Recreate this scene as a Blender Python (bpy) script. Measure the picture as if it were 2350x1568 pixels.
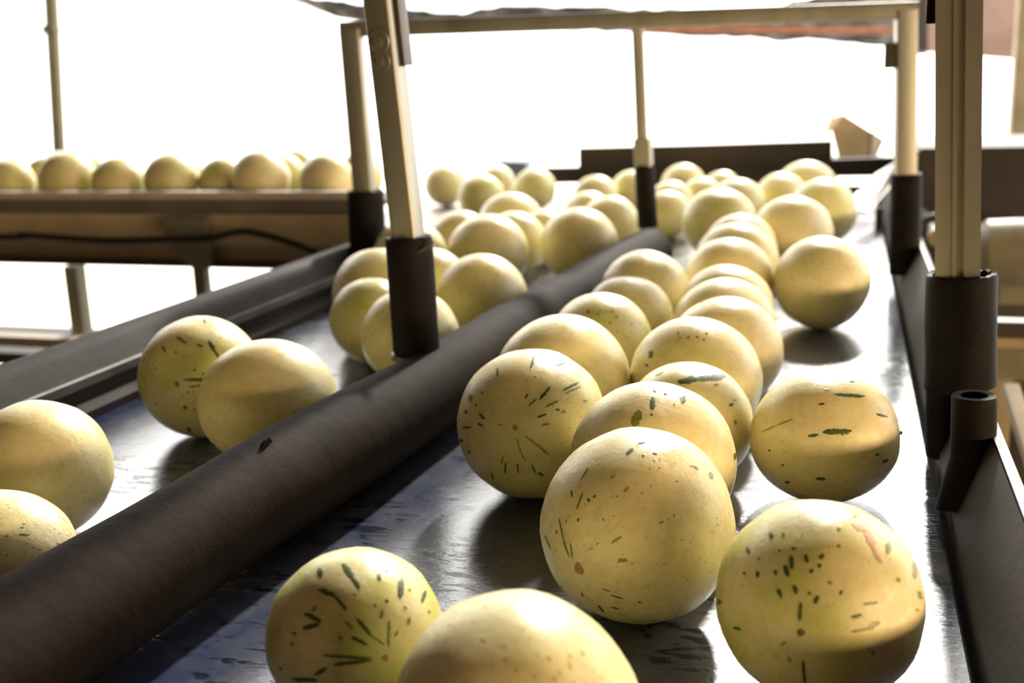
import bpy, bmesh, math, random
from mathutils import Vector, Matrix, noise
from mathutils.bvhtree import BVHTree

for o in list(bpy.data.objects):
    bpy.data.objects.remove(o, do_unlink=True)
scene = bpy.context.scene
COL = scene.collection
random.seed(7)

# ------------------------------------------------------------------ camera
F = 2600.0                      # focal length in pixels of the 2350x1568 frame
CX, CY = 1175.0, 784.0
HC = 0.43                       # camera height above the belt


def dcam(x, y):
    return Vector(((x - CX) / F, -(y - CY) / F, -1.0))


VP = (1945.0, 130.0)            # where the belt direction vanishes
SL = -0.035                     # slope of the belt plane's horizon
_Y = dcam(*VP).normalized()
_Z = (dcam(VP[0] + 500, VP[1] + 500 * SL) - dcam(*VP)).cross(_Y).normalized()
_X = _Y.cross(_Z)
ROT = Matrix((_X, _Y, _Z))      # camera axes -> world axes
CAM = Vector((0, 0, HC))


def ray(x, y):
    return ROT @ dcam(x, y)


def at(x, y, depth):            # point at camera-axis depth
    return CAM + ray(x, y) * depth


def on_z(x, y, z):              # ray meets a horizontal plane
    d = ray(x, y)
    return CAM + d * ((z - HC) / d.z)


def depth_of(p):
    return -(ROT.transposed() @ (p - CAM)).z


def above(foot, x, y):          # point on the ray nearest the vertical through foot
    d = ray(x, y)
    t = ((foot.x - CAM.x) * d.x + (foot.y - CAM.y) * d.y) / (d.x ** 2 + d.y ** 2)
    return CAM + d * t


cam_data = bpy.data.cameras.new('camera')
cam = bpy.data.objects.new('camera', cam_data)
COL.objects.link(cam)
cam.matrix_world = Matrix.Translation(CAM) @ ROT.to_4x4()
cam_data.sensor_width = 36.0
cam_data.lens = F / 2350.0 * 36.0
cam_data.clip_start = 0.02
cam_data.dof.use_dof = True
cam_data.dof.focus_distance = 0.95
cam_data.dof.aperture_fstop = 5.0
scene.camera = cam

# ------------------------------------------------------------------ light
scene.view_settings.view_transform = 'Standard'
scene.view_settings.look = 'None'
scene.view_settings.gamma = 1.0
scene.view_settings.use_curve_mapping = False
scene.view_settings.exposure = -1.8

world = bpy.data.worlds.new('world')
scene.world = world
world.use_nodes = True
bg = world.node_tree.nodes['Background']
bg.inputs['Color'].default_value = (1.0, 0.985, 0.95, 1)
bg.inputs['Strength'].default_value = 15.0

sun_d = bpy.data.lights.new('sun', 'SUN')
sun_d.energy = 22.0
sun_d.angle = math.radians(3)
sun_d.color = (1.0, 0.96, 0.88)
sun = bpy.data.objects.new('sun', sun_d)
COL.objects.link(sun)
_az, _el = math.radians(-2), math.radians(34)
SUN = Vector((-math.sin(_az) * math.cos(_el), math.cos(_az) * math.cos(_el), math.sin(_el)))
sun.rotation_euler = SUN.to_track_quat('Z', 'Y').to_euler()

# daylight that falls in through the long opening of the right-hand wall
win_d = bpy.data.lights.new('opening_daylight', 'AREA')
win_d.shape = 'RECTANGLE'
win_d.size = 3.2
win_d.size_y = 0.22
win_d.energy = 350.0
win_d.color = (1.0, 0.70, 0.38)
win = bpy.data.objects.new('opening_daylight', win_d)
COL.objects.link(win)
win.location = (2.42, -0.3, 0.21)
win.rotation_euler = Vector((1, -0.15, 0.03)).to_track_quat('Z', 'Y').to_euler()


# ------------------------------------------------------------------ materials
def new_mat(name):
    m = bpy.data.materials.new(name)
    m.use_nodes = True
    nt = m.node_tree
    return m, nt, nt.nodes['Principled BSDF']


def nd(nt, kind, **kw):
    n = nt.nodes.new(kind)
    for k, v in kw.items():
        if k in n.inputs:
            n.inputs[k].default_value = v
        else:
            setattr(n, k, v)
    return n


def math_n(nt, op, a, b=None, c=None, clamp=False):
    n = nt.nodes.new('ShaderNodeMath')
    n.operation = op
    n.use_clamp = clamp
    for i, v in enumerate((a, b, c)):
        if v is None:
            continue
        if isinstance(v, (int, float)):
            n.inputs[i].default_value = v
        else:
            nt.links.new(v, n.inputs[i])
    return n.outputs[0]


def mixc(nt, fac, a, b):
    n = nt.nodes.new('ShaderNodeMix')
    n.data_type = 'RGBA'
    for sock, v in ((n.inputs[0], fac), (n.inputs[6], a), (n.inputs[7], b)):
        if isinstance(v, (int, float)):
            sock.default_value = v
        elif isinstance(v, tuple):
            sock.default_value = v if len(v) == 4 else v + (1,)
        else:
            nt.links.new(v, sock)
    return n.outputs[2]


def ramp(nt, v, lo, hi):
    n = nt.nodes.new('ShaderNodeMapRange')
    n.interpolation_type = 'SMOOTHSTEP'
    nt.links.new(v, n.inputs['Value'])
    n.inputs['From Min'].default_value = lo
    n.inputs['From Max'].default_value = hi
    return n.outputs['Result']


def noise_n(nt, vec, scale, detail=4.0, rough=0.55, dist=0.0):
    n = nd(nt, 'ShaderNodeTexNoise', Scale=scale, Detail=detail, Roughness=rough, Distortion=dist)
    if vec is not None:
        nt.links.new(vec, n.inputs['Vector'])
    return n.outputs['Fac']


def simple(name, col, rough=0.5, metal=0.0, col2=None, scale=12.0, bump=0.0, stretch=None, spec=0.5, lo=0.35, hi=0.7):
    m, nt, p = new_mat(name)
    tc = nt.nodes.new('ShaderNodeTexCoord').outputs['Object']
    if stretch:
        mp = nd(nt, 'ShaderNodeMapping')
        mp.inputs['Scale'].default_value = stretch
        nt.links.new(tc, mp.inputs['Vector'])
        tc = mp.outputs['Vector']
    fac = noise_n(nt, tc, scale, 6.0, 0.62)
    c2 = col2 if col2 else tuple(c * 0.7 for c in col)
    nt.links.new(mixc(nt, ramp(nt, fac, lo, hi), col, c2), p.inputs['Base Color'])
    p.inputs['Roughness'].default_value = rough
    p.inputs['Metallic'].default_value = metal
    p.inputs['Specular IOR Level'].default_value = spec
    if bump:
        b = nd(nt, 'ShaderNodeBump', Strength=bump, Distance=0.004)
        nt.links.new(noise_n(nt, tc, scale * 4, 5.0, 0.6), b.inputs['Height'])
        nt.links.new(b.outputs['Normal'], p.inputs['Normal'])
    return m


def melon_material():
    m, nt, p = new_mat('melon_rind')
    L = nt.links.new
    obj = nt.nodes.new('ShaderNodeTexCoord').outputs['Object']
    info = nt.nodes.new('ShaderNodeObjectInfo')
    rnd = info.outputs['Random']
    sep = nt.nodes.new('ShaderNodeSeparateColor')
    L(info.outputs['Color'], sep.inputs[0])
    dens, freck, green = sep.outputs[0], sep.outputs[1], sep.outputs[2]
    off = nd(nt, 'ShaderNodeVectorMath', operation='ADD')
    L(obj, off.inputs[0])
    cmb = nt.nodes.new('ShaderNodeCombineXYZ')
    for i, k in enumerate((31.0, 57.0, 83.0)):
        L(math_n(nt, 'MULTIPLY', rnd, k), cmb.inputs[i])
    L(cmb.outputs[0], off.inputs[1])
    ov = off.outputs[0]
    xyz = nt.nodes.new('ShaderNodeSeparateXYZ')
    L(obj, xyz.inputs[0])
    theta = math_n(nt, 'ARCTAN2', xyz.outputs[1], xyz.outputs[0])
    nrm = nd(nt, 'ShaderNodeVectorMath', operation='LENGTH')
    L(obj, nrm.inputs[0])
    zc = math_n(nt, 'DIVIDE', xyz.outputs[2], nrm.outputs['Value'])
    phi = math_n(nt, 'ARCCOSINE', math_n(nt, 'MINIMUM', math_n(nt, 'MAXIMUM', zc, -1.0), 1.0))
    wob = noise_n(nt, ov, 5.0, 3.0)
    wob2 = noise_n(nt, ov, 26.0, 3.0, 0.7)

    def dashes(kt, kp, seed, dsock, gain, edge):
        cv = nt.nodes.new('ShaderNodeCombineXYZ')
        t = math_n(nt, 'ADD', math_n(nt, 'MULTIPLY', theta, kt), math_n(nt, 'MULTIPLY', wob, 0.55))
        ph = math_n(nt, 'ADD', math_n(nt, 'MULTIPLY', phi, kp), math_n(nt, 'MULTIPLY', rnd, seed))
        L(t, cv.inputs[0])
        L(ph, cv.inputs[1])
        v = nd(nt, 'ShaderNodeTexVoronoi', voronoi_dimensions='2D', Scale=1.0, Randomness=1.0)
        L(cv.outputs[0], v.inputs['Vector'])
        s = nt.nodes.new('ShaderNodeSeparateColor')
        L(v.outputs['Color'], s.inputs[0])
        thr = math_n(nt, 'MULTIPLY', math_n(nt, 'POWER', s.outputs[0], 3.0), math_n(nt, 'MULTIPLY', dsock, gain))
        d = math_n(nt, 'ADD', v.outputs['Distance'], math_n(nt, 'MULTIPLY', math_n(nt, 'SUBTRACT', wob2, 0.5), 0.30))
        q = math_n(nt, 'SUBTRACT', thr, d)
        return ramp(nt, q, 0.0, edge), s.outputs[1]

    d1, c1 = dashes(7.5, 1.9, 91.0, dens, 0.60, 0.05)
    d2, c2 = dashes(15.0, 8.0, 47.0, freck, 0.55, 0.10)
    # fine rays that run out from the blossom end
    ray_v = nt.nodes.new('ShaderNodeCombineXYZ')
    L(math_n(nt, 'MULTIPLY', theta, 3.4), ray_v.inputs[0])
    L(math_n(nt, 'MULTIPLY', rnd, 40.0), ray_v.inputs[1])
    ray_t = noise_n(nt, ray_v.outputs[0], 2.2, 4.0, 0.6)
    near = math_n(nt, 'SUBTRACT', 1.0, ramp(nt, phi, 0.05, 0.85))
    rays = math_n(nt, 'MULTIPLY', ramp(nt, ray_t, 0.54, 0.72), near)

    big = noise_n(nt, ov, 1.5, 3.0)
    mott = noise_n(nt, ov, 9.0, 6.0, 0.65)
    base = mixc(nt, ramp(nt, mott, 0.35, 0.72), (0.82, 0.70, 0.38), (0.74, 0.60, 0.29))
    gfac = math_n(nt, 'MULTIPLY', math_n(nt, 'ADD', ramp(nt, big, 0.42, 0.68), 0.25), green, clamp=True)
    base = mixc(nt, gfac, base, (0.58, 0.57, 0.15))
    rus = ramp(nt, noise_n(nt, ov, 3.1, 5.0, 0.7, 1.2), 0.60, 0.74)
    base = mixc(nt, math_n(nt, 'MULTIPLY', rus, 0.40), base, (0.66, 0.42, 0.20))
    rust = ramp(nt, noise_n(nt, ov, 17.0, 5.0, 0.75, 0.6), 0.63, 0.72)
    base = mixc(nt, math_n(nt, 'MULTIPLY', rust, 0.22), base, (0.50, 0.34, 0.12))
    base = mixc(nt, math_n(nt, 'MULTIPLY', rays, 0.30), base, (0.30, 0.32, 0.07))
    dash_c = mixc(nt, c1, (0.05, 0.105, 0.018), (0.17, 0.22, 0.03))
    base = mixc(nt, d1, base, dash_c)
    base = mixc(nt, d2, base, mixc(nt, c2, (0.08, 0.13, 0.02), (0.30, 0.32, 0.05)))
    L(base, p.inputs['Base Color'])
    rv = ramp(nt, noise_n(nt, ov, 6.0, 5.0), 0.3, 0.75)
    L(math_n(nt, 'ADD', math_n(nt, 'MULTIPLY', rv, 0.2), 0.24), p.inputs['Roughness'])
    p.inputs['Specular IOR Level'].default_value = 0.45
    p.inputs['Subsurface Weight'].default_value = 0.12
    p.inputs['Subsurface Radius'].default_value = (1.0, 0.7, 0.25)
    p.inputs['Subsurface Scale'].default_value = 0.012
    b = nd(nt, 'ShaderNodeBump', Strength=0.13, Distance=0.012)
    bv = math_n(nt, 'ADD', noise_n(nt, ov, 14.0, 6.0, 0.7), math_n(nt, 'MULTIPLY', noise_n(nt, ov, 3.0, 2.0), 0.8))
    L(bv, b.inputs['Height'])
    L(b.outputs['Normal'], p.inputs['Normal'])
    return m


def belt_material():
    m, nt, p = new_mat('belt_pvc')
    L = nt.links.new
    tc = nt.nodes.new('ShaderNodeTexCoord').outputs['Object']

    def st(sx, sy, rot=0.0):
        mp = nd(nt, 'ShaderNodeMapping')
        mp.inputs['Scale'].default_value = (sx, sy, 1)
        mp.inputs['Rotation'].default_value = (0, 0, rot)
        L(tc, mp.inputs['Vector'])
        return mp.outputs['Vector']
    film = noise_n(nt, st(3.0, 1.6, 0.2), 3.0, 6.0, 0.65)
    worn = noise_n(nt, st(5.0, 16.0, 0.15), 4.5, 7.0, 0.70, 0.6)
    patch = noise_n(nt, st(2.2, 2.2), 2.2, 3.0, 0.5)
    base = mixc(nt, ramp(nt, film, 0.32, 0.66), (0.028, 0.040, 0.095), (0.10, 0.105, 0.125))
    wet = math_n(nt, 'MULTIPLY', ramp(nt, worn, 0.535, 0.575), ramp(nt, patch, 0.40, 0.54))
    base = mixc(nt, wet, base, (0.006, 0.010, 0.028))
    L(math_n(nt, 'SUBTRACT', 1.0, math_n(nt, 'MULTIPLY', wet, 0.85)), p.inputs['Coat Weight'])
    L(base, p.inputs['Base Color'])
    r = math_n(nt, 'ADD', math_n(nt, 'MULTIPLY', ramp(nt, film, 0.3, 0.7), 0.14), 0.17)
    L(r, p.inputs['Roughness'])
    p.inputs['IOR'].default_value = 1.5
    p.inputs['Coat Roughness'].default_value = 0.14
    p.inputs['Coat IOR'].default_value = 1.85
    b = nd(nt, 'ShaderNodeBump', Strength=0.14, Distance=0.003)
    h = math_n(nt, 'ADD', noise_n(nt, st(7.0, 18.0), 6.0, 6.0, 0.7), math_n(nt, 'MULTIPLY', wet, -0.3))
    L(h, b.inputs['Height'])
    L(b.outputs['Normal'], p.inputs['Normal'])
    L(b.outputs['Normal'], p.inputs['Coat Normal'])
    return m


MELON = melon_material()
BELT = belt_material()
RUBBER = simple('black_rubber', (0.014, 0.0085, 0.005), 0.75, col2=(0.026, 0.017, 0.011), scale=9, bump=0.35, spec=0.06)
SLEEVE = simple('sleeve_rubber', (0.007, 0.0055, 0.005), 0.6, col2=(0.014, 0.010, 0.008), scale=14, bump=0.3, spec=0.08)
TORN = simple('torn_rubber', (0.08, 0.052, 0.038), 0.8, scale=40)
ALU = simple('aluminium', (0.36, 0.34, 0.28), 0.42, 0.7, col2=(0.27, 0.25, 0.20), scale=16, stretch=(1, 1, 0.15), bump=0.05)
STEEL = simple('dull_steel', (0.038, 0.029, 0.019), 0.62, 0.2, col2=(0.032, 0.026, 0.020), scale=11, bump=0.25)
WORN = simple('worn_steel', (0.42, 0.38, 0.34), 0.36, 0.8, col2=(0.20, 0.16, 0.13), scale=18, bump=0.2)
DARKSTEEL = simple('dark_painted_steel', (0.052, 0.038, 0.029), 0.45, 0.2, col2=(0.095, 0.070, 0.052), scale=8, bump=0.2)
RAILDARK = simple('brown_rail_paint', (0.020, 0.0145, 0.011), 0.7, 0.0, col2=(0.034, 0.025, 0.019), scale=8, bump=0.2, spec=0.12)
SCUFF = simple('scuffed_shoulder', (0.10, 0.088, 0.078), 0.55, 0.2, col2=(0.045, 0.036, 0.030), scale=30, bump=0.2, spec=0.3, stretch=(1, 0.3, 1))
E_RAIL = simple('grey_tube_paint', (0.20, 0.17, 0.145), 0.5, 0.1, col2=(0.15, 0.125, 0.105), scale=9)
E_PANEL = simple('beige_trough_paint', (0.74, 0.60, 0.38), 0.6, col2=(0.58, 0.45, 0.27), scale=7)
E_LOW = simple('grey_beige_paint', (0.64, 0.53, 0.38), 0.6, col2=(0.50, 0.40, 0.28), scale=7)
E_BRACKET = simple('grey_green_paint', (0.30, 0.28, 0.20), 0.6, col2=(0.24, 0.22, 0.15), scale=7)
TAN = simple('dusty_paint', (0.42, 0.33, 0.19), 0.6, col2=(0.30, 0.23, 0.13), scale=7)
OLIVE = simple('olive_paint', (0.26, 0.23, 0.13), 0.5, col2=(0.19, 0.165, 0.09), scale=9)
BOARD = simple('dark_board', (0.030, 0.020, 0.014), 0.7, col2=(0.050, 0.033, 0.022), scale=5)
SILVER = simple('silver_sheeting', (0.10, 0.09, 0.085), 0.25, 0.35, col2=(0.035, 0.03, 0.028), scale=10, bump=0.9)
RUST = simple('rust', (0.40, 0.17, 0.08), 0.8, col2=(0.26, 0.10, 0.05), scale=20)
CARD = simple('cardboard', (0.62, 0.46, 0.25), 0.85, col2=(0.52, 0.37, 0.19), scale=10)
CARD_DARK = simple('cardboard_dark_side', (0.20, 0.13, 0.07), 0.9, scale=10)  # darker copy of the cardboard: shade put into the end panel's colour
BLUE = simple('blue_plastic', (0.10, 0.16, 0.26), 0.45, col2=(0.08, 0.12, 0.20))
CABLE = simple('cable_rubber', (0.018, 0.015, 0.014), 0.6)
SCAR = simple('corky_scar', (0.48, 0.27, 0.12), 0.9, col2=(0.36, 0.19, 0.08), scale=30)
SCAR_G = simple('green_scar', (0.16, 0.15, 0.04), 0.9, col2=(0.11, 0.10, 0.03), scale=30)
STEM = simple('dry_stem', (0.36, 0.30, 0.08), 0.85, col2=(0.28, 0.22, 0.06), scale=30)
GROUND = simple('pale_concrete', (0.72, 0.68, 0.60), 0.9, col2=(0.62, 0.58, 0.50), scale=1.2)
DARKFLOOR = simple('dark_concrete', (0.10, 0.085, 0.07), 0.6, col2=(0.06, 0.05, 0.042), scale=2)  # shed floor coloured dark to cut the light it bounces
ROOFM = simple('shed_roof_sheet', (0.09, 0.06, 0.04), 0.8, col2=(0.06, 0.04, 0.03), scale=2)
WALLM = simple('shed_wall_paint', (0.15, 0.10, 0.055), 0.85, col2=(0.10, 0.07, 0.04), scale=1.5)
PINKROOF = simple('dusty_pink_roof', (0.36, 0.24, 0.18), 0.8, col2=(0.26, 0.16, 0.12), scale=5)


# ------------------------------------------------------------------ helpers
def link(name, bm, mat, parent=None, smooth=True, sharp=40):
    me = bpy.data.meshes.new(name)
    bmesh.ops.recalc_face_normals(bm, faces=bm.faces)
    bm.to_mesh(me)
    bm.free()
    if smooth:
        for pl in me.polygons:
            pl.use_smooth = True
        me.set_sharp_from_angle(angle=math.radians(sharp))
    o = bpy.data.objects.new(name, me)
    COL.objects.link(o)
    me.materials.append(mat)
    if parent:
        o.parent = parent
    return o


def thing(name, label, cat, loc=(0, 0, 0), group=None):
    o = bpy.data.objects.new(name, None)
    o.empty_display_size = 0.05
    COL.objects.link(o)
    o.location = loc
    return tag(o, label, cat, group)


def tag(o, label, cat, group=None):
    o['label'] = label
    o['category'] = cat
    if group:
        o['group'] = group
    return o


def struct(o):
    o['kind'] = 'structure'
    return o


def settle(o):
    """keep world placement of children built in world coordinates under an empty"""
    inv = Matrix.Translation(-o.location)
    for c in o.children:
        c.matrix_parent_inverse = inv


def frame_for(a, b, right=None):
    z = (b - a).normalized()
    r = right if right is not None else Vector((1, 0, 0))
    x = (r - z * r.dot(z)).normalized()
    return x, z.cross(x), z


def add_prism(bm, prof, a, b, right=None, caps=True):
    """extrude a closed 2-D profile [(u, v)] from a to b; u along right"""
    x, y, z = frame_for(a, b, right)
    ra = [bm.verts.new(a + x * u + y * v) for u, v in prof]
    rb = [bm.verts.new(b + x * u + y * v) for u, v in prof]
    n = len(prof)
    for i in range(n):
        bm.faces.new((ra[i], ra[(i + 1) % n], rb[(i + 1) % n], rb[i]))
    if caps:
        bm.faces.new(ra)
        bm.faces.new(rb[::-1])


def rrect(w, h, r=0.003, seg=3):
    pts = []
    for cx, cy, a0 in ((w / 2 - r, h / 2 - r, 0), (-w / 2 + r, h / 2 - r, 90), (-w / 2 + r, -h / 2 + r, 180), (w / 2 - r, -h / 2 + r, 270)):
        for i in range(seg + 1):
            a = math.radians(a0 + 90 * i / seg)
            pts.append((cx + r * math.cos(a), cy + r * math.sin(a)))
    return pts


def bar(name, a, b, w, h, mat, parent=None, right=None, r=0.003):
    bm = bmesh.new()
    add_prism(bm, rrect(w, h, min(r, w * 0.3, h * 0.3)), a, b, right)
    return link(name, bm, mat, parent)


def add_tube(bm, pts, rads, seg=24, caps=True, jig=0.0, seed=0.0):
    rings = []
    n = len(pts)
    for i, p in enumerate(pts):
        d = (pts[min(i + 1, n - 1)] - pts[max(i - 1, 0)]).normalized()
        ref = Vector((0, 0, 1)) if abs(d.z) < 0.9 else Vector((1, 0, 0))
        x = ref.cross(d).normalized()
        y = d.cross(x)
        ring = []
        for k in range(seg):
            a = 2 * math.pi * k / seg
            dirv = x * math.cos(a) + y * math.sin(a)
            rr = rads[i]
            if jig:
                rr *= 1 + jig * noise.noise((p + dirv * rads[i]) * 9 + Vector((seed, 0, 0)))
            ring.append(bm.verts.new(p + dirv * rr))
        rings.append(ring)
    for i in range(n - 1):
        for k in range(seg):
            bm.faces.new((rings[i][k], rings[i][(k + 1) % seg], rings[i + 1][(k + 1) % seg], rings[i + 1][k]))
    if caps:
        bm.faces.new(rings[0][::-1])
        bm.faces.new(rings[-1])
    return rings


def tube(name, pts, rads, mat, parent=None, seg=24, jig=0.0, seed=0.0):
    bm = bmesh.new()
    if isinstance(rads, (int, float)):
        rads = [rads] * len(pts)
    add_tube(bm, pts, rads, seg, True, jig, seed)
    return link(name, bm, mat, parent)


def hollow(name, a, b, ro, ri, mat, parent=None, seg=28, ragged=0.0, seed=0):
    """a sleeve: outer wall, torn rim and inner wall"""
    bm = bmesh.new()
    x, y, z = frame_for(a, b)
    ln = (b - a).length
    rows = [(0.0, ro), (0.02, ro * 1.01), (0.25, ro), (0.55, ro * 1.01), (0.85, ro), (0.97, ro), (1.0, ro * 0.96), (1.0, ri), (0.86, ri)]
    rg = random.Random(seed)
    jag = [rg.uniform(-1, 1) * ragged for _ in range(seg)]
    rings = []
    for t, r in rows:
        ring = []
        for k in range(seg):
            an = 2 * math.pi * k / seg
            dz = jag[k] if t > 0.9 else 0
            rr = r * (1 + 0.015 * math.sin(3 * an + t * 5 + seed))
            ring.append(bm.verts.new(a + z * (t * ln + dz) + (x * math.cos(an) + y * math.sin(an)) * rr))
        rings.append(ring)
    for i in range(len(rings) - 1):
        for k in range(seg):
            bm.faces.new((rings[i][k], rings[i][(k + 1) % seg], rings[i + 1][(k + 1) % seg], rings[i + 1][k]))
    bm.faces.new(rings[0][::-1])
    bm.faces.new(rings[-1])
    return link(name, bm, mat, parent)


def add_slab(bm, pts, push):
    """a flat polygon given thickness along push"""
    a = [bm.verts.new(p) for p in pts]
    b = [bm.verts.new(p + push) for p in pts]
    n = len(pts)
    bm.faces.new(a)
    bm.faces.new(b[::-1])
    for i in range(n):
        bm.faces.new((a[i], b[i], b[(i + 1) % n], a[(i + 1) % n]))


def slab(name, pts, push, mat, parent=None):
    bm = bmesh.new()
    add_slab(bm, pts, push)
    return link(name, bm, mat, parent, smooth=False)


def box(name, lo, hi, mat, parent=None, bev=0.0):
    bm = bmesh.new()
    bmesh.ops.create_cube(bm, size=1)
    lo, hi = Vector(lo), Vector(hi)
    for v in bm.verts:
        v.co = Vector((lo[i] + (v.co[i] + 0.5) * (hi[i] - lo[i]) for i in range(3)))
    if bev:
        bmesh.ops.bevel(bm, geom=bm.edges[:], offset=bev, segments=2, affect='EDGES')
    return link(name, bm, mat, parent)


def line_at_y(p, q, y):
    t = (y - p.y) / (q.y - p.y)
    return p + (q - p) * t


# ------------------------------------------------------------------ the ground, and an unseen shed shell added to block sky light
FLOOR_Z = -0.92
struct(box('floor', (-3.6, -3.2, FLOOR_Z - 0.05), (2.62, 4.6, FLOOR_Z), DARKFLOOR))
bm = bmesh.new()
for lo, hi in (((-16, -3.2), (-3.6, 4.6)), ((-16, 4.6), (12, 30)), ((2.62, -3.2), (12, 4.6))):
    vs = [bm.verts.new((x, y, FLOOR_Z - 0.01)) for x, y in ((lo[0], lo[1]), (hi[0], lo[1]), (hi[0], hi[1]), (lo[0], hi[1]))]
    add_slab(bm, [v.co.copy() for v in vs], Vector((0, 0, -0.04)))
    bmesh.ops.delete(bm, geom=vs, context='VERTS')
struct(link('ground', bm, GROUND, smooth=False))
struct(box('unseen_ceiling', (-3.6, -3.2, 2.60), (2.62, 4.0, 2.66), ROOFM))
struct(box('unseen_wall_back', (-3.6, -3.2, FLOOR_Z), (2.62, -3.12, 2.6), WALLM))
struct(box('unseen_wall_left', (-3.6, -3.12, FLOOR_Z), (-3.52, 3.3, 2.6), WALLM))
bm = bmesh.new()
for lo, hi in (((2.5, -3.12, FLOOR_Z), (2.58, 2.3, 0.08)), ((2.5, -3.12, 0.34), (2.58, 2.3, 2.6)), ((2.5, -3.12, 0.08), (2.58, -1.95, 0.34)), ((2.5, 1.35, 0.08), (2.58, 2.3, 0.34))):
    r = bmesh.ops.create_cube(bm, size=1)
    for v in r['verts']:
        v.co = Vector((lo[i] + (v.co[i] + 0.5) * (hi[i] - lo[i]) for i in range(3)))
struct(link('unseen_wall_right', bm, WALLM, smooth=False))

# ------------------------------------------------------------------ main conveyor
Y0, Y1 = -0.55, 3.62
E1, E2 = on_z(2225, 1568, 0), on_z(2087, 850, 0)          # right edge of the belt
XR = 0.5 * (E1.x + E2.x)
LR1, LR2 = on_z(205, 965, 0), on_z(770, 705, 0)            # belt against the left rail


def left_edge(y):
    return line_at_y(LR1, LR2, y)


conv = thing('belt_conveyor', 'long flat blue belt carrying two lanes of speckled melons', 'conveyor',
             ((XR + left_edge(1.0).x) / 2, 1.2, FLOOR_Z))

bm = bmesh.new()
NY = 60
prev = None
for i in range(NY + 1):
    y = Y0 + (Y1 - Y0) * i / NY
    xl = left_edge(y).x - 0.01
    row = []
    for k in range(17):
        x = xl + (XR - xl) * k / 16
        row.append(bm.verts.new((x, y, 0.0)))
    row.append(bm.verts.new((XR + 0.0025, y, -0.0025)))
    row.append(bm.verts.new((XR + 0.0025, y, -0.012)))
    row.append(bm.verts.new((xl, y, -0.012)))
    if prev:
        for k in range(len(row)):
            k2 = (k + 1) % len(row)
            bm.faces.new((prev[k], prev[k2], row[k2], row[k]))
    else:
        bm.faces.new(row[::-1])
    prev = row
bm.faces.new(prev)
belt = link('belt', bm, BELT, conv)
s1, s2 = on_z(330, 1440, 0.0), on_z(640, 1165, 0.0)
tube('belt_seam', [s1 + (s1 - s2) * 0.6, s1, s2, s2 + (s2 - s1) * 4], 0.0009, STEEL, belt, 6)

bm = bmesh.new()
add_slab(bm, [Vector((left_edge(Y0).x, Y0, -0.014)), Vector((XR - 0.02, Y0, -0.014)), Vector((XR - 0.02, Y1, -0.014)), Vector((left_edge(Y1).x, Y1, -0.014))], Vector((0, 0, -0.09)))
link('slider_bed', bm, DARKSTEEL, conv, smooth=False)
for y in (-0.3, 1.5, 3.3):
    for x in (left_edge(y).x + 0.06, XR - 0.08):
        bar('leg', Vector((x, y, FLOOR_Z)), Vector((x, y, -0.10)), 0.06, 0.06, DARKSTEEL, conv)

# left rail: pressed channel with a worn shoulder above a dark groove
ldir = (LR2 - LR1)
ldir.normalize()
lright = Vector((ldir.y, -ldir.x, 0))
LA, LB = left_edge(-0.3), left_edge(1.0)
lend = on_z(905, 640, 0.0)
yl_end = 2.32
LB = left_edge(yl_end)
la, lb = left_edge(Y0), LB
prof_l = [(0.0, -0.01), (0.002, 0.012), (-0.010, 0.020), (-0.022, 0.022), (-0.022, 0.034), (-0.012, 0.040), (-0.012, 0.052),
          (-0.020, 0.060), (-0.034, 0.080), (-0.044, 0.088), (-0.055, 0.092), (-0.068, 0.090), (-0.076, 0.080), (-0.076, -0.05), (-0.060, -0.05), (-0.060, -0.01)]


def rail_prism(bm, prof, a, b, right):
    ra = [bm.verts.new(a + right * u + Vector((0, 0, v))) for u, v in prof]
    rb = [bm.verts.new(b + right * u + Vector((0, 0, v))) for u, v in prof]
    n = len(prof)
    for i in range(n):
        bm.faces.new((ra[i], ra[(i + 1) % n], rb[(i + 1) % n], rb[i]))
    bm.faces.new(ra)
    bm.faces.new(rb[::-1])


bm = bmesh.new()
rail_prism(bm, prof_l, la, lb, lright)
lrail = tag(link('side_rail', bm, RAILDARK), 'dark pressed-steel rail with worn shoulder along the left belt edge', 'rail')
bm = bmesh.new()
rail_prism(bm, [(-0.0115, 0.040), (-0.0112, 0.0525), (-0.0135, 0.0545), (-0.016, 0.050), (-0.016, 0.042)], la, lb, lright)
link('worn_shoulder', bm, SCUFF, lrail)

# divider: thick rubber-sleeved pipe lying between the lanes
DR = 0.050
D1 = on_z(300, 1323, DR + 0.004)
D2 = on_z(1050, 855, DR + 0.004)
ddir = (D2 - D1).normalized()
YD_END = 2.28
da, db = line_at_y(D1, D2, Y0), line_at_y(D1, D2, YD_END)
npt = 60
pts, rads = [], []
for i in range(npt + 1):
    t = i / npt
    p = da.lerp(db, t)
    w = 0.004 * math.sin(p.y * 7.0) + 0.003 * math.sin(p.y * 13 + 1)
    pts.append(p + Vector((0, 0, 0.002 * math.sin(p.y * 9))))
    rads.append(DR + 0.4 * w * 0.6)
divider = tag(tube('divider_pipe', pts, rads, RUBBER, None, 36, 0.03, 3.0), 'thick brown-black rubber pipe dividing the two melon lanes', 'pipe')
_t = BVHTree.FromPolygons([v.co.copy() for v in divider.data.vertices], [tuple(p.vertices) for p in divider.data.polygons])
nick = _t.ray_cast(CAM, ray(600, 1028).normalized())[0]
bm = bmesh.new()
add_slab(bm, [nick, nick + ddir * 0.018, nick + ddir * 0.013 + Vector((0.004, -0.006, 0.008)), nick + ddir * 0.004 + Vector((0.003, -0.005, 0.007))], Vector((-0.004, 0.002, -0.003)))
link('torn_flap', bm, RUBBER, divider, smooth=False)

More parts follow.
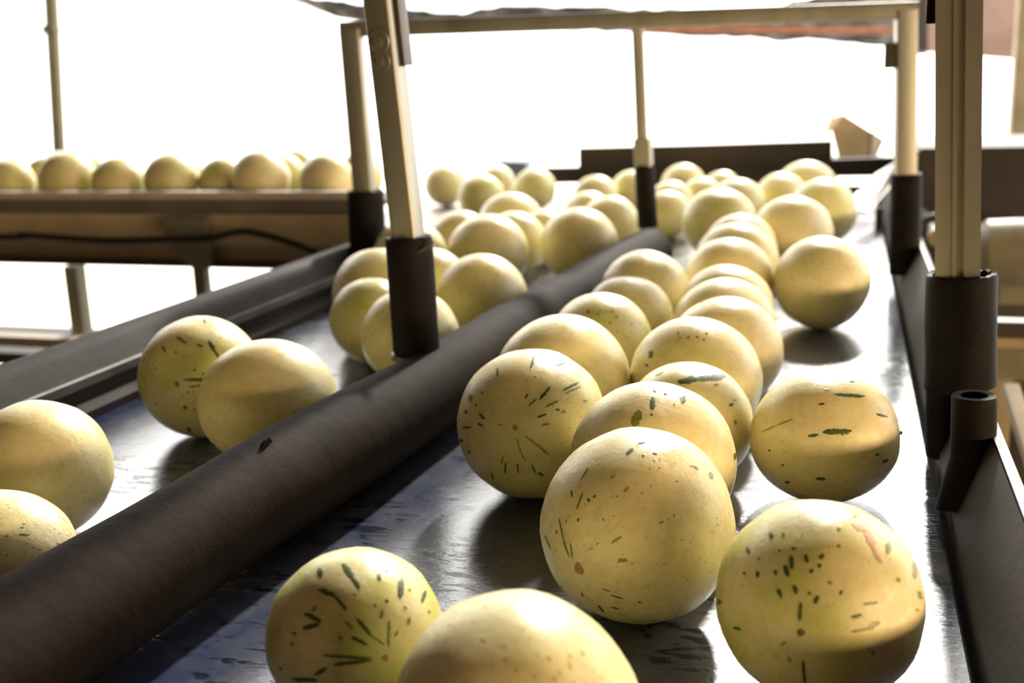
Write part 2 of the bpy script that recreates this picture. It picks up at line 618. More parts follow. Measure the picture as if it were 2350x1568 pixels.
# right rail: sloped plate beyond a dark gap, with a bright outer lip
RL1, RL2 = on_z(2152, 1100, 0.015), on_z(2240, 1568, 0.015)
xl = XR + 0.011
zr = 0.082
RRp = on_z(2285, 1030, zr)
xr = RRp.x
bm = bmesh.new()
rail_prism(bm, [(0, 0.015), (xr - xl, zr), (xr - xl, zr - 0.006), (0.006, 0.009), (0.006, -0.10), (0, -0.10)],
           Vector((xl, Y0, 0)), Vector((xl, Y1, 0)), Vector((1, 0, 0)))
rrail = tag(link('side_rail', bm, STEEL), 'scuffed grey sloped steel rail along the right belt edge', 'rail')
bm = bmesh.new()
rail_prism(bm, [(0, zr - 0.006), (0.001, zr + 0.002), (0.007, zr + 0.001), (0.016, zr - 0.012), (0.014, -0.09), (0.008, -0.09)],
           Vector((xr, Y0, 0)), Vector((xr, Y1, 0)), Vector((1, 0, 0)))
link('outer_lip', bm, WORN, rrail)
settle(conv)


# ------------------------------------------------------------------ uprights
def px(p, npx):
    return npx * depth_of(p) / F


def t_slot(w, g):
    h = w / 2
    q = [(-h, -h), (-g, -h), (-g, -h + g), (g, -h + g), (g, -h), (h, -h), (h, h), (-h, h)]
    return q


# near upright on the divider
foot = on_z(957, 812, 2 * DR - 0.006)
up = thing('upright_post', 'aluminium post in a black rubber sleeve standing on the divider pipe', 'post', foot, 'aluminium uprights')
s_top = above(foot, 937, 543)
ax = (s_top - foot).normalized()
right = Vector((math.cos(0.22), math.sin(0.22), 0))
W = px(foot, 62)
hollow('rubber_sleeve', foot + ax * 0.004, s_top, px(foot, 106) / 2, px(foot, 80) / 2, SLEEVE, up, 32, 0.0015, 3)
tube('base_washer', [foot - ax * 0.004, foot + ax * 0.002], px(foot, 118) / 2, DARKSTEEL, up, 28)
tq = above(foot, 866, -70)
tq = tq + (tq - s_top) * 0.9
p0 = foot + ax * 0.02
p0 = s_top - (tq - s_top).normalized() * 0.08
r2 = Vector((math.cos(0.95), math.sin(0.95), 0))
post_ax = (tq - s_top).normalized()
rr = Vector((math.cos(-0.06), math.sin(-0.06), 0))
bar('square_tube', p0, tq, px(foot, 60), px(foot, 60), ALU, up, rr, 0.004)
fx, fy, fz = frame_for(p0, tq, rr)
half = px(foot, 60) / 2
for yy, rad in ((95, 24), (140, 21)):
    c = above(foot, 882 if yy == 95 else 886, yy)
    # put the bolt on the face that looks at the camera
    base = p0 + fz * (c - p0).dot(fz)
    side = -1 if fy.dot(CAM - base) < 0 else 1
    q = base + fy * side * half
    tube('bolt_head', [q, q + fy * side * 0.004], px(foot, rad), ALU, up, 20)
    tube('bolt_core', [q + fy * side * 0.003, q + fy * side * 0.007], px(foot, rad * 0.45), ALU, up, 6)
base = p0 + fz * ((above(foot, 905, 60) - p0).dot(fz))
side = 1 if fy.dot(CAM - base) < 0 else -1
bar('bracket_plate', base + fx * (half + 0.003) + fy * side * 0.01 - fz * 0.045, base + fx * (half + 0.003) + fy * side * 0.01 + fz * 0.09, 0.005, half * 1.5, DARKSTEEL, up, fx)
bm = bmesh.new()
q = s_top + (CAM - s_top).normalized() * 0.0
rip = at(973, 572, depth_of(s_top) - px(foot, 106) / 2 * 0.93)
add_slab(bm, [rip + Vector((-0.012, 0, -0.006)), rip + Vector((0.006, 0.004, 0.0)), rip + Vector((0.009, 0.005, 0.009)), rip + Vector((0.0, 0.002, 0.002))], Vector((0.001, 0.004, 0)))
link('torn_patch', bm, TORN, up, smooth=False)
settle(up)

# near upright by the right rail
foot = Vector((xl + 0.012, 0, 0.02))
foot = on_z(2155, 1020, 0.02)
up = thing('upright_post', 'tall aluminium post with centre groove in the thick black sleeve at right', 'post', foot, 'aluminium uprights')
s_bot = above(foot, 2203, 882)
s_top = above(foot, 2207, 628)
hollow('rubber_sleeve', s_bot, s_top, px(foot, 150) / 2, px(foot, 122) / 2, SLEEVE, up, 32, 0.002, 8)
pin = above(foot, 2175, 870)
tube('lower_pipe', [foot + Vector((0.004, 0, -0.012)), foot.lerp(pin, 0.5), pin], [px(foot, 74) / 2, px(foot, 78) / 2, px(foot, 92) / 2], SLEEVE, up, 24)
tube('collar', [above(foot, 2176, 893), above(foot, 2178, 868)], px(foot, 104) / 2, SLEEVE, up, 24)
tq = above(foot, 2207, -80)
tq = tq + (tq - s_top) * 0.9
w = px(foot, 92)
bm = bmesh.new()
toC = (CAM - s_top)
toC.z = 0
toC.normalize()
rgt = Vector((-toC.y, toC.x, 0))
hw = w / 2
prof = [(-hw, -hw), (hw, -hw), (hw, hw), (0.006, hw), (0.006, hw - 0.004), (-0.001, hw - 0.004), (-0.001, hw + 0.0015), (-0.005, hw + 0.0015), (-0.005, hw), (-hw, hw)]
x_, y_, z_ = frame_for(s_top, tq, rgt)
if y_.dot(toC) < 0:
    prof = [(u, -v) for u, v in prof]
add_prism(bm, prof, s_top - Vector((0, 0, 0.08)), tq, rgt)
link('slotted_tube', bm, ALU, up)
cl = above(foot, 2151, 25)
bar('clip', cl + rgt * 0.0 - Vector((0, 0, 0.012)), cl + Vector((0, 0, 0.012)), 0.02, 0.02, SLEEVE, up, rgt)
settle(up)

# empty socket stub further along the rail, nearer the camera
foot = on_z(2232, 1060, 0.055)
st = thing('pipe_socket', 'short empty black pipe socket welded on the right steel rail', 'socket', foot)
top = above(foot, 2236, 907)
hollow('socket_pipe', foot, top, px(foot, 98) / 2, px(foot, 60) / 2, SLEEVE, st, 28, 0.0, 5)
bm = bmesh.new()
rr0 = px(foot, 98) / 2
add_tube(bm, [foot + Vector((-0.004, -0.018, -0.045)), foot + Vector((-0.002, -0.006, -0.012)), foot + Vector((0, 0, 0.006))], [rr0 * 1.45, rr0 * 1.12, rr0 * 1.0], 24)
link('flared_base', bm, SLEEVE, st)
settle(st)

# far portal frame
fl = on_z(846, 585, 0.07)
fm = on_z(1487, 522, 2 * DR - 0.008)
fr = on_z(2076, 628, 0.03)
gf = thing('guard_frame', 'aluminium portal frame of three posts and a crossbar spanning the belt', 'frame', fm)


def far_post(f0, sb, st_, sw, tt, tw, lw=None):
    a, b = above(f0, *sb), above(f0, *st_)
    t = above(f0, *tt)
    post = bar('post', b - Vector((0, 0, 0.06)), t, px(f0, tw), px(f0, tw), ALU, gf, Vector((math.cos(0.15), math.sin(0.15), 0)), 0.004)
    hollow('rubber_sleeve', f0 if f0.z < a.z else a, b, px(f0, sw) / 2, px(f0, sw * 0.8) / 2, SLEEVE, gf, 28, 0.001, int(sw))
    return t, post


tl, _ = far_post(fl, (848, 580), (838, 437), 84, (806, 68), 46)
tm, pm = far_post(fm, (1487, 520), (1478, 378), 46, (1463, 50), 27)
lo_, hi_ = above(fm, 1478, 382), above(fm, 1475, 318)
bar('reducer', lo_, hi_, px(fm, 38), px(fm, 38), ALU, gf)
tr, _ = far_post(fr, (2078, 600), (2080, 399), 68, (2079, 24), 44)
cb = bar('crossbar', tl + (tl - tr).normalized() * 0.02 + Vector((0, 0, 0.0)), tr + (tr - tl).normalized() * 0.02, 0.030, 0.030, ALU, gf, Vector((0, 1, 0)), 0.003)
for k in range(8):
    p = tm.lerp(tr, 0.12 + k * 0.115)
    d = (tr - tl).normalized()
    bar('score_line', p - d * 0.002 + Vector((0, -0.0, 0.0)), p + d * 0.002, 0.0312, 0.0312, STEEL, cb, Vector((0, 1, 0)), 0.003)
cn = tr + Vector((-0.02, 0, -0.055))
bar('corner_block', cn, cn + Vector((0, 0, -0.045)), 0.028, 0.028, DARKSTEEL, gf)
settle(gf)

# ------------------------------------------------------------------ melons
rs = random.Random(11)


def melon_mesh(seed):
    bm = bmesh.new()
    bmesh.ops.create_uvsphere(bm, u_segments=48, v_segments=32, radius=1.0)
    off = Vector((seed * 7.1, seed * 3.3, 0))
    for v in bm.verts:
        n = v.co.normalized()
        k = 1 + 0.022 * noise.noise(n * 1.3 + off) + 0.010 * noise.noise(n * 3.2 + off)
        th = math.atan2(n.y, n.x)
        k += 0.006 * math.cos(10 * th) * (1 - abs(n.z)) 
        pole = max(0.0, (abs(n.z) - 0.93) / 0.07)
        k -= 0.020 * pole * pole
        v.co = n * k
    me = bpy.data.meshes.new('melon')
    bm.to_mesh(me)
    bm.free()
    for pl in me.polygons:
        pl.use_smooth = True
    me.materials.append(MELON)
    return me


MESHES = [melon_mesh(i) for i in range(6)]

# key: (x, y, width, height, dash density, freckles, greenness, star pixel or axis, label)
G_R, G_L, G_E = 'melons on the right lane', 'melons on the left lane', 'melons on the raised conveyor'
N = None
RIGHT = [
    (1878, 1380, 490, 480, 0.06, 0.30, 0.75, (1838, 1452), 'big speckled melon at the bottom right corner against the belt edge'),
    (1467, 1197, 460, 435, 0.06, 0.32, 0.15, (1330, 1305), 'large cream melon in sharp focus with thin green streaks and orange scar'),
    (1187, 1640, 586, 580, 0.12, 0.45, 0.30, N, 'out-of-focus pale melon cut off by the bottom edge of the picture'),
    (818, 1462, 423, 418, 0.06, 0.30, 0.85, (885, 1510), 'green-streaked melon low at left with dashes radiating from a brown scar'),
    (1884, 998, 342, 304, 0.0, 0.10, 0.25, 'side', 'melon with short dark green bars and a stem nub, beside the right belt edge'),
    (1222, 972, 350, 343, 0.06, 0.30, 0.35, (1182, 982), 'melon with dashes rayed around its scar, closest to the divider pipe'),
    (1497, 1065, 393, 365, 0.0, 0.08, 0.20, N, 'cream melon with two green blotches, directly behind the large focused melon'),
    (1590, 955, 292, 280, 0.0, 0.20, 0.50, N, 'melon with one long dark green stripe across its top'),
    (1600, 868, 300, 292, 0.0, 0.30, 0.30, N, 'cream melon with scattered dots behind the long-striped melon'),
    (1655, 812, 258, 262, 0.10, 0.25, 0.12, N, 'plain cream melon, first of the tight row behind the dotted melon'),
    (1660, 755, 238, 232, 0.0, 0.05, 0.12, N, 'plain cream melon, second of the tight row in the lane centre'),
    (1667, 708, 208, 205, 0.0, 0.05, 0.12, N, 'plain cream melon, third of the tight row in the lane centre'),
    (1295, 872, 306, 304, 0.05, 0.20, 0.25, N, 'rounded melon with faint orange tint right behind the rayed-scar melon'),
    (1378, 787, 236, 232, 0.0, 0.40, 0.60, N, 'green-dotted melon along the divider, third from the front there'),
    (1441, 733, 203, 205, 0.0, 0.10, 0.15, N, 'smooth tan melon along the divider, fourth from the front there'),
    (1468, 672, 205, 200, 0.05, 0.05, 0.15, N, 'smooth pale melon rearmost of the line beside the divider pipe'),
    (1885, 649, 213, 222, 0.15, 0.45, 0.35, N, 'lone round melon on open blue belt near the right rail'),
    (1674, 642, 203, 200, 0.05, 0.20, 0.30, N, 'melon left of the lone round melon, shaded at its base'),
    (1689, 608, 200, 190, 0.0, 0.10, 0.20, N, 'melon peeking up as a rim above the shaded centre melon'),
    (1782, 547, 187, 190, 0.0, 0.10, 0.15, N, 'golden smooth melon just behind and left of the lone round melon'),
    (1738, 562, 165, 160, 0.0, 0.10, 0.20, N, 'melon mostly hidden behind the golden smooth melon, left rim showing'),
    (1888, 486, 160, 155, 0.0, 0.20, 0.65, N, 'dull olive melon in shade by the silver guide plate'),
    (1832, 530, 130, 140, 0.0, 0.10, 0.20, N, 'melon squeezed between golden melon and the dull olive melon'),
    (1651, 512, 173, 160, 0.0, 0.40, 0.65, N, 'olive shaded melon just right of the divider pipe end'),
    (1692, 470, 130, 125, 0.0, 0.10, 0.20, N, 'melon with double bright rim behind the olive melon by the divider end'),
    (1800, 452, 125, 122, 0.0, 0.15, 0.45, N, 'olive-fronted melon ahead of the highest far melon'),
    (1842, 436, 137, 138, 0.0, 0.10, 0.25, N, 'farthest large melon standing highest against the dark board at right'),
    (1568, 427, 103, 105, 0.0, 0.10, 0.25, N, 'far melon against the dark board, just right of the thin middle post'),
    (1656, 438, 95, 95, 0.0, 0.10, 0.20, N, 'small far melon against the dark board, centre of the three there'),
    (1608, 458, 95, 98, 0.0, 0.15, 0.40, N, 'small far melon in front of the pair by the dark board'),
    (1543, 466, 102, 105, 0.0, 0.10, 0.25, N, 'blurred far melon half behind the thin post sleeve, right side'),
    (1532, 492, 112, 115, 0.0, 0.40, 0.50, N, 'shaded far melon touching the right of the thin post sleeve'),
]
LEFT = [
    (12, 1292, 285, 275, 0.30, 0.50, 0.30, N, 'melon cut off at left edge, mostly sunk behind the divider pipe'),
    (88, 1078, 340, 335, 0.0, 0.10, 0.20, N, 'smooth cream melon at the left picture edge, largest on its lane'),
    (490, 882, 276, 307, 0.06, 0.35, 0.75, (560, 890), 'green-speckled melon with dark rayed streaks alone near the left rail'),
    (714, 907, 314, 282, 0.05, 0.30, 0.30, 'side', 'smooth oval cream melon wedged between speckled melon and divider'),
    (866, 737, 200, 205, 0.15, 0.50, 0.85, N, 'greenish melon left of the near post sleeve'),
    (985, 772, 226, 222, 0.05, 0.15, 0.30, N, 'melon directly behind the near post sleeve, showing on both sides'),
    (906, 667, 222, 215, 0.05, 0.15, 0.35, N, 'melon behind the greenish one, half covered by the post sleeve'),
    (960, 668, 180, 180, 0.0, 0.10, 0.25, N, 'melon whose right rim shows beside the post sleeve middle'),
    (1130, 684, 207, 205, 0.05, 0.40, 0.45, N, 'melon resting on the divider right of the near post sleeve'),
    (943, 590, 167, 170, 0.0, 0.10, 0.40, N, 'melon behind the top of the near post sleeve'),
    (1121, 580, 184, 175, 0.0, 0.20, 0.35, N, 'wide tan melon centred between near post and divider, rear group'),
    (1065, 552, 140, 140, 0.0, 0.10, 0.30, N, 'melon peeking out left of the wide tan rear melon'),
    (1172, 556, 144, 150, 0.0, 0.10, 0.30, N, 'melon peeking out right of the wide tan rear melon'),
    (1240, 538, 118, 122, 0.0, 0.10, 0.40, N, 'small melon in the gap between the two wide rear melons'),
    (1338, 562, 187, 165, 0.0, 0.35, 0.35, N, 'wide melon leaning on the far divider with a green stem end'),
    (1400, 514, 132, 138, 0.0, 0.10, 0.25, N, 'melon touching the left side of the thin post sleeve'),
    (1350, 496, 118, 118, 0.0, 0.10, 0.25, N, 'bright-rimmed melon behind the one at the thin post sleeve'),
    (1183, 517, 152, 145, 0.0, 0.10, 0.20, N, 'pale flat-topped melon in the middle of the far left lane'),
    (1228, 434, 97, 97, 0.0, 0.15, 0.55, N, 'olive melon with white cap standing at the far end of the left lane'),
    (1105, 452, 108, 105, 0.0, 0.20, 0.70, N, 'dark olive melon at the far left corner of the left lane'),
    (1368, 452, 104, 100, 0.0, 0.10, 0.25, N, 'far melon with pale cap under the dark board corner'),
    (1452, 440, 103, 104, 0.0, 0.10, 0.35, N, 'far melon half hidden behind the thin middle post, left side'),
    (1140, 420, 82, 84, 0.0, 0.05, 0.10, N, 'pale far melon behind the dark olive one'),
    (1022, 425, 96, 96, 0.0, 0.05, 0.15, N, 'sunlit blurred peach melon just right of the near aluminium post'),
]

bodies = []                      # dicts: c (centre), a (semi-axes), axis, ...


def place(rec, group, zb=0.0, wall=None):
    x, y, w, h, dn, fk, gr, star, label = rec
    d = dcam(x, y)
    s = math.sqrt(d.length)
    r = 0.5 * (w + h) / 2
    ratio = w / h
    dw = ray(x, y)
    k = r / (F * s)
    t = (HC - zb) / (k - dw.z)
    rad = k * t
    return dict(c=CAM + dw * t, r=rad, ratio=ratio, rec=rec, group=group, dw=dw, t=t, zb=zb)


for rec in RIGHT:
    bodies.append(place(rec, G_R))
for rec in LEFT:
    bodies.append(place(rec, G_L))
for b in bodies:                 # keep sizes melon-like
    r0 = b['r']
    b['r'] = min(max(r0, 0.060), 0.084)
    b['c'] = CAM + b['dw'] * ((b['r'] - HC) / b['dw'].z)
    b['home'] = b['c'].copy()
    b['rr'] = b['r'] * (1.06 if b['rec'][7] == 'side' else 1.0)


def divider_x(y):
    return line_at_y(D1, D2, y).x


for it in range(240):
    for i in range(len(bodies)):
        A = bodies[i]
        for j in range(i + 1, len(bodies)):
            B = bodies[j]
            dx, dy = B['c'].x - A['c'].x, B['c'].y - A['c'].y
            dz = B['c'].z - A['c'].z
            need = (A['rr'] + B['rr']) * 1.015
            d2 = dx * dx + dy * dy
            want = math.sqrt(max(1e-6, need * need - dz * dz))
            dd = math.sqrt(d2) + 1e-6
            if dd < want:
                k = 0.5 * (want - dd) / dd * (0.5 if it < 150 else 0.9)
                for q, sg in ((A, -1), (B, 1)):
                    q['c'].x += sg * dx * k * 0.6
                    q['c'].y += sg * dy * k
    for q in bodies:
        c, r = q['c'], q['r']
        if it < 150:
            c.x += (q['home'].x - c.x) * 0.02
            c.y += (q['home'].y - c.y) * 0.02
        if c.y < YD_END + 0.05:
            gap = 2 * math.sqrt(q['rr'] * DR) * 1.03
            cosd = abs(ddir.y)
            if q['group'] == G_R:
                c.x = max(c.x, divider_x(c.y) + gap / cosd)
            else:
                c.x = min(c.x, divider_x(c.y) - gap / cosd)
        for pf_ in (fl, fm):
            ex, ey = c.x - pf_.x, c.y - pf_.y
            el_ = math.hypot(ex, ey)
            if el_ < r + 0.036:
                c.x += ex / el_ * (r + 0.036 - el_)
                c.y += ey / el_ * (r + 0.036 - el_)
        if q['group'] == G_R:
            c.x = min(c.x, XR - 0.02)
        elif c.y < yl_end:
            c.x = max(c.x, left_edge(c.y).x + r + 0.004)


def build_melon(b, idx):
    x, y, w, h, dn, fk, gr, star, label = b['rec']
    me = MESHES[idx % len(MESHES)]
    o = bpy.data.objects.new('melon', me)
    COL.objects.link(o)
    c, r = b['c'], b['r']
    camright = Vector((ROT[0][0], ROT[1][0], ROT[2][0]))
    rr = random.Random(idx * 13 + 5)
    if isinstance(star, tuple):
        # direction of the blossom end from the photograph
        dv = ray(*star).normalized()
        oc = CAM - c
        bq = oc.dot(dv)
        disc = bq * bq - (oc.length_squared - r * r)
        pole = (CAM + dv * (-bq - math.sqrt(max(disc, 0.0))) - c).normalized()
        el = 1.02
    elif star == 'side':
        pole = (camright + Vector((0, 0, 0.05))).normalized()
        el = 1.10
    else:
        an = rr.uniform(-0.9, 0.9)
        pole = (camright * math.cos(an) + Vector((-0.3, 0.95, 0)) * math.sin(an) + Vector((0, 0, rr.uniform(-0.25, 0.25)))).normalized()
        el = rr.uniform(1.02, 1.08)
    bq = r / (el ** (1 / 3.0))
    aq = bq * el
    vert = math.sqrt((aq * pole.z) ** 2 + bq * bq * (1 - pole.z ** 2))
    loc = Vector((c.x, c.y, b['zb'] + vert - 0.001))
    q = pole.to_track_quat('Z', 'Y')
    spin = rr.uniform(0, 6.28)
    o.matrix_world = Matrix.Translation(loc) @ (q.to_matrix() @ Matrix.Rotation(spin, 3, 'Z')).to_4x4() @ Matrix.Diagonal((bq, bq, aq, 1))
    low = min((o.matrix_world @ v.co).z for v in me.vertices)
    o.matrix_world = Matrix.Translation((0, 0, b['zb'] + 0.0004 - low)) @ o.matrix_world
    o.color = (dn, fk, gr, 1)
    tag(o, label, 'melon', b['group'])
    if isinstance(star, tuple) or star == 'side' and idx == 4:
        bm = bmesh.new()
        if isinstance(star, tuple):
            rows = [(0.0, 0.975), (0.022, 0.978), (0.040, 0.972), (0.046, 0.955)]
            for k2, (rad, zz) in enumerate(rows):
                pass
            rings = []
            for rad, zz in rows[1:]:
                rings.append([bm.verts.new((rad * (1 + 0.15 * math.sin(3 * t)) * math.cos(t), rad * (1 + 0.15 * math.cos(2 * t)) * math.sin(t), zz)) for t in [2 * math.pi * k / 14 for k in range(14)]])
            bm.faces.new(rings[0])
            for i in range(len(rings) - 1):
                for k in range(14):
                    bm.faces.new((rings[i][k], rings[i][(k + 1) % 14], rings[i + 1][(k + 1) % 14], rings[i + 1][k]))
            s = link('blossom_scar', bm, SCAR_G if idx in (0, 34) else SCAR, o)
            ptop = max(v.co.z for v in me.vertices if math.hypot(v.co.x, v.co.y) < 0.12)
            sc_ = 1.7 if idx == 1 else 1.15
            for v in s.data.vertices:
                v.co.x *= sc_
                v.co.y *= sc_
                v.co.z += ptop - 0.978 + 0.003
        else:
            add_tube(bm, [Vector((0, 0, 0.93)), Vector((0, 0, 1.0)), Vector((0.01, 0, 1.05))], [0.045, 0.035, 0.03], 10)
            s = link('stem_nub', bm, STEM, o)
            s['label'] = 'short dry stem nub'
    return o


# natural rind markings seen on the melons in front: (x0, y0, x1, y1, width, tone) in crop pixels;
# a stroke lies on the rind of its own melon
MARKS = {
 5: (1000, 550, 2.614, [(595,700,570,770,16,0),(725,755,775,738,14,0),(370,775,370,815,14,0),(205,935,208,968,28,0),(185,1030,180,1040,24,0),
   (265,1045,290,1075,18,0),(160,1128,215,1128,12,0),(255,1105,285,1118,14,0),(765,905,855,858,14,0),(775,925,870,880,12,1),(625,958,685,888,16,0),
   (540,950,550,928,12,0),(557,1000,605,955,8,0),(665,1003,732,970,16,1),(612,1068,662,1048,14,0),(720,1020,742,1024,12,0),(635,1115,682,1105,14,1),
   (755,1040,775,1030,12,1),(885,975,908,965,12,1),(540,1180,680,1290,15,1),(485,1190,515,1290,8,1),(515,1290,540,1325,10,1),(405,1300,395,1350,10,1),
   (420,1340,415,1400,12,0),(490,1340,495,1400,10,0),(575,1350,600,1400,10,0),(620,1400,640,1415,18,0),(335,1400,345,1440,18,1),(275,915,282,920,14,0),
   (596,822,599,828,10,0),(545,846,545,852,8,0),(318,850,319,857,10,0),(238,990,242,1000,12,0),(150,1203,160,1210,18,0),(200,1270,205,1280,14,0),(370,1110,400,1112,6,1)]),
 6: (1000, 550, 2.614, [(1300,965,1295,1025,32,0),(1215,1050,1190,1122,50,1),(1475,950,1478,985,34,0),(1375,920,1375,935,28,0),(1310,912,1315,920,22,0),
   (1290,1060,1291,1068,16,0),(1423,1000,1427,1002,10,0),(1790,1295,1788,1330,14,0)]),
 7: (1000, 550, 2.614, [(1495,808,1600,785,40,0),(1600,785,1765,772,36,0),(1350,765,1395,745,12,1),(1525,885,1550,880,18,0),(1440,868,1460,866,12,0),
   (1575,915,1600,912,16,0),(1700,822,1725,818,12,1),(1815,917,1838,912,10,1),(1795,943,1815,940,18,0),(1680,980,1686,980,12,1),(1830,1035,1830,1060,16,1)]),
 8: (1000, 550, 2.614, [(1463,548,1468,552,13,0),(1473,578,1478,582,12,0),(1523,573,1528,577,14,0),(1578,570,1583,574,13,0),(1633,548,1638,556,13,0),
   (1618,588,1622,594,12,0),(1300,662,1300,692,30,0),(1273,738,1280,746,18,0)]),
 13: (1000, 550, 2.614, [(912,433,918,440,20,0),(973,448,978,453,14,1),(1058,428,1062,434,14,1),(1082,463,1088,470,16,1),(1043,496,1048,502,14,1),(1173,503,1178,508,14,1)]),
 1: (1200, 950, 3.1367, [(755,265,800,230,24,0),(840,190,885,180,14,0),(945,258,970,262,14,0),(872,273,879,277,16,0),(1215,350,1240,350,10,1),(1245,355,1268,372,16,1),
   (1355,400,1372,440,26,1),(645,440,668,420,16,1),(740,535,772,508,22,2),(420,455,475,365,16,1),(368,463,374,467,10,1),(360,530,360,570,14,0),(395,660,440,545,12,0),
   (480,588,485,608,18,0),(518,578,532,563,14,0),(410,730,405,750,14,0),(585,730,590,745,10,0),(270,730,300,880,10,0),(300,880,340,1000,12,0),(350,900,365,1010,8,0),
   (165,850,205,940,8,0),(250,815,250,840,10,0),(650,905,715,860,20,1),(990,765,1020,748,14,1),(490,950,510,940,10,1),(540,915,555,905,10,1),(700,1030,752,1030,34,1),
   (793,1048,798,1053,14,1),(280,1225,290,1220,14,0),(430,1265,438,1290,10,0),(580,1235,630,1250,10,1),(640,1280,730,1305,10,0),(550,1355,590,1400,14,0),
   (645,1365,700,1380,10,0),(840,1330,855,1330,14,0),(682,568,690,573,14,1),(320,740,320,760,8,1),(990,296,1000,299,10,1),(950,306,960,310,10,1)]),
 4: (1580, 820, 2.0965, [(688,170,828,180,16,0),(638,352,760,348,28,0),(562,372,605,366,16,0),(612,218,636,216,10,0),(335,352,410,318,8,1),(410,318,485,290,8,1),
   (890,265,940,278,12,0),(635,147,660,148,6,0),(760,107,780,110,6,0),(600,575,638,577,16,0),(450,592,468,592,12,0),(888,457,894,463,16,0),(920,495,940,485,16,0),
   (370,440,377,440,9,0),(434,510,440,510,10,0),(340,590,450,660,14,0),(432,397,438,397,6,1),(443,448,447,448,6,1),(308,450,313,450,6,1)]),
 0: (1580, 820, 2.0965, [(655,765,690,768,14,0),(795,760,808,765,18,1),(395,848,400,864,20,0),(455,848,460,853,14,0),(495,960,497,1015,20,0),(465,1005,480,1050,22,0),
   (567,955,570,985,20,0),(497,922,515,918,14,0),(436,928,442,932,14,0),(648,950,638,968,20,0),(632,998,630,1010,18,0),(595,1022,590,1036,18,0),(418,1028,419,1042,18,0),
   (330,1036,335,1054,20,0),(268,1036,272,1043,14,0),(338,966,342,974,12,0),(510,1100,518,1135,20,0),(435,1120,445,1155,20,0),(580,1132,585,1140,14,0),(622,1150,610,1182,20,0),
   (680,1080,685,1092,16,1),(740,1125,732,1142,14,0),(540,1180,535,1265,18,0),(790,1250,830,1242,18,0),(785,1320,870,1305,12,1),(870,1305,912,1272,26,1),(850,1190,910,1180,14,1),
   (965,895,960,940,24,1),(1085,990,1090,1060,20,1),(1108,1130,1116,1158,22,1),(1098,1212,1102,1220,14,1),(1008,1065,1013,1078,18,1),(218,1300,250,1310,16,0),(146,1170,150,1185,20,0),
   (176,1385,190,1390,16,0),(550,1460,560,1568,16,0),(480,1440,490,1460,14,1),(445,1385,468,1370,14,1),(722,820,724,828,18,1),(725,903,726,914,18,1),(880,1420,890,1422,14,0),
   (283,915,290,942,18,0),(790,800,860,840,24,3),(860,840,885,900,40,3),(885,900,925,985,26,3)]),
 3: (550, 1200, 2.4737, [(590,240,640,310,34,0),(640,310,682,372,24,0),(455,268,460,300,28,0),(455,380,545,420,30,0),(545,420,605,495,20,0),(915,318,912,422,34,0),(790,290,795,325,22,0),
   (835,245,838,275,22,0),(375,520,460,560,26,0),(365,600,450,580,28,0),(833,440,838,452,20,0),(1052,392,1035,450,22,0),(963,376,968,386,16,1),(938,478,943,492,18,1),(968,542,955,578,18,1),
   (670,550,745,640,22,0),(745,640,822,692,14,1),(640,650,722,692,22,0),(850,560,845,702,18,1),(605,560,638,602,20,1),(475,755,742,770,18,0),(540,805,745,783,22,0),(812,498,803,542,20,1),
   (768,466,772,476,18,1),(882,644,898,618,14,1),(430,862,492,830,24,0),(300,890,440,895,24,0),(232,826,238,834,18,0),(305,628,318,632,18,0),(296,688,304,692,18,0),(432,478,420,502,20,1),
   (1073,502,1077,512,14,1),(652,406,658,414,18,1),(568,648,582,667,18,1)]),
 34: (300, 700, 3.615, [(480,330,560,385,20,0),(360,410,385,450,20,0),(750,370,790,440,32,0),(790,440,825,495,24,0),(655,395,690,410,20,0),(540,685,760,685,26,0),(760,685,900,688,12,0),
   (580,745,740,722,14,0),(472,712,497,737,30,0),(622,603,630,608,24,0),(628,552,633,558,14,1),(537,498,543,504,16,1),(468,452,473,458,16,0),(965,472,970,502,14,0),(845,252,850,278,14,0),
   (708,186,716,208,24,0),(818,208,823,213,14,0),(565,788,577,793,20,0),(612,783,618,788,16,0),(528,823,533,828,14,0),(542,910,560,920,30,0),(622,928,630,933,18,1),(700,945,745,890,18,1),
   (575,1080,590,1115,24,0),(732,1098,738,1104,16,0),(697,632,704,638,20,0),(732,608,738,613,14,1),(302,587,309,594,18,1),(302,882,310,889,18,1),(962,282,968,288,16,0)]),
}
MARK_MATS = [simple('streak_dark_green', (0.045, 0.085, 0.018), 0.35, col2=(0.09, 0.13, 0.03), scale=20),
             simple('streak_light_green', (0.20, 0.22, 0.035), 0.35, col2=(0.30, 0.30, 0.06), scale=20),
             simple('streak_yellow', (0.55, 0.42, 0.05), 0.35),
             simple('russet_patch', (0.58, 0.36, 0.18), 0.45, col2=(0.70, 0.52, 0.28), scale=6)]


def to_px(p):
    c = ROT.transposed() @ (p - CAM)
    return CX + F * c.x / -c.z, CY - F * c.y / -c.z


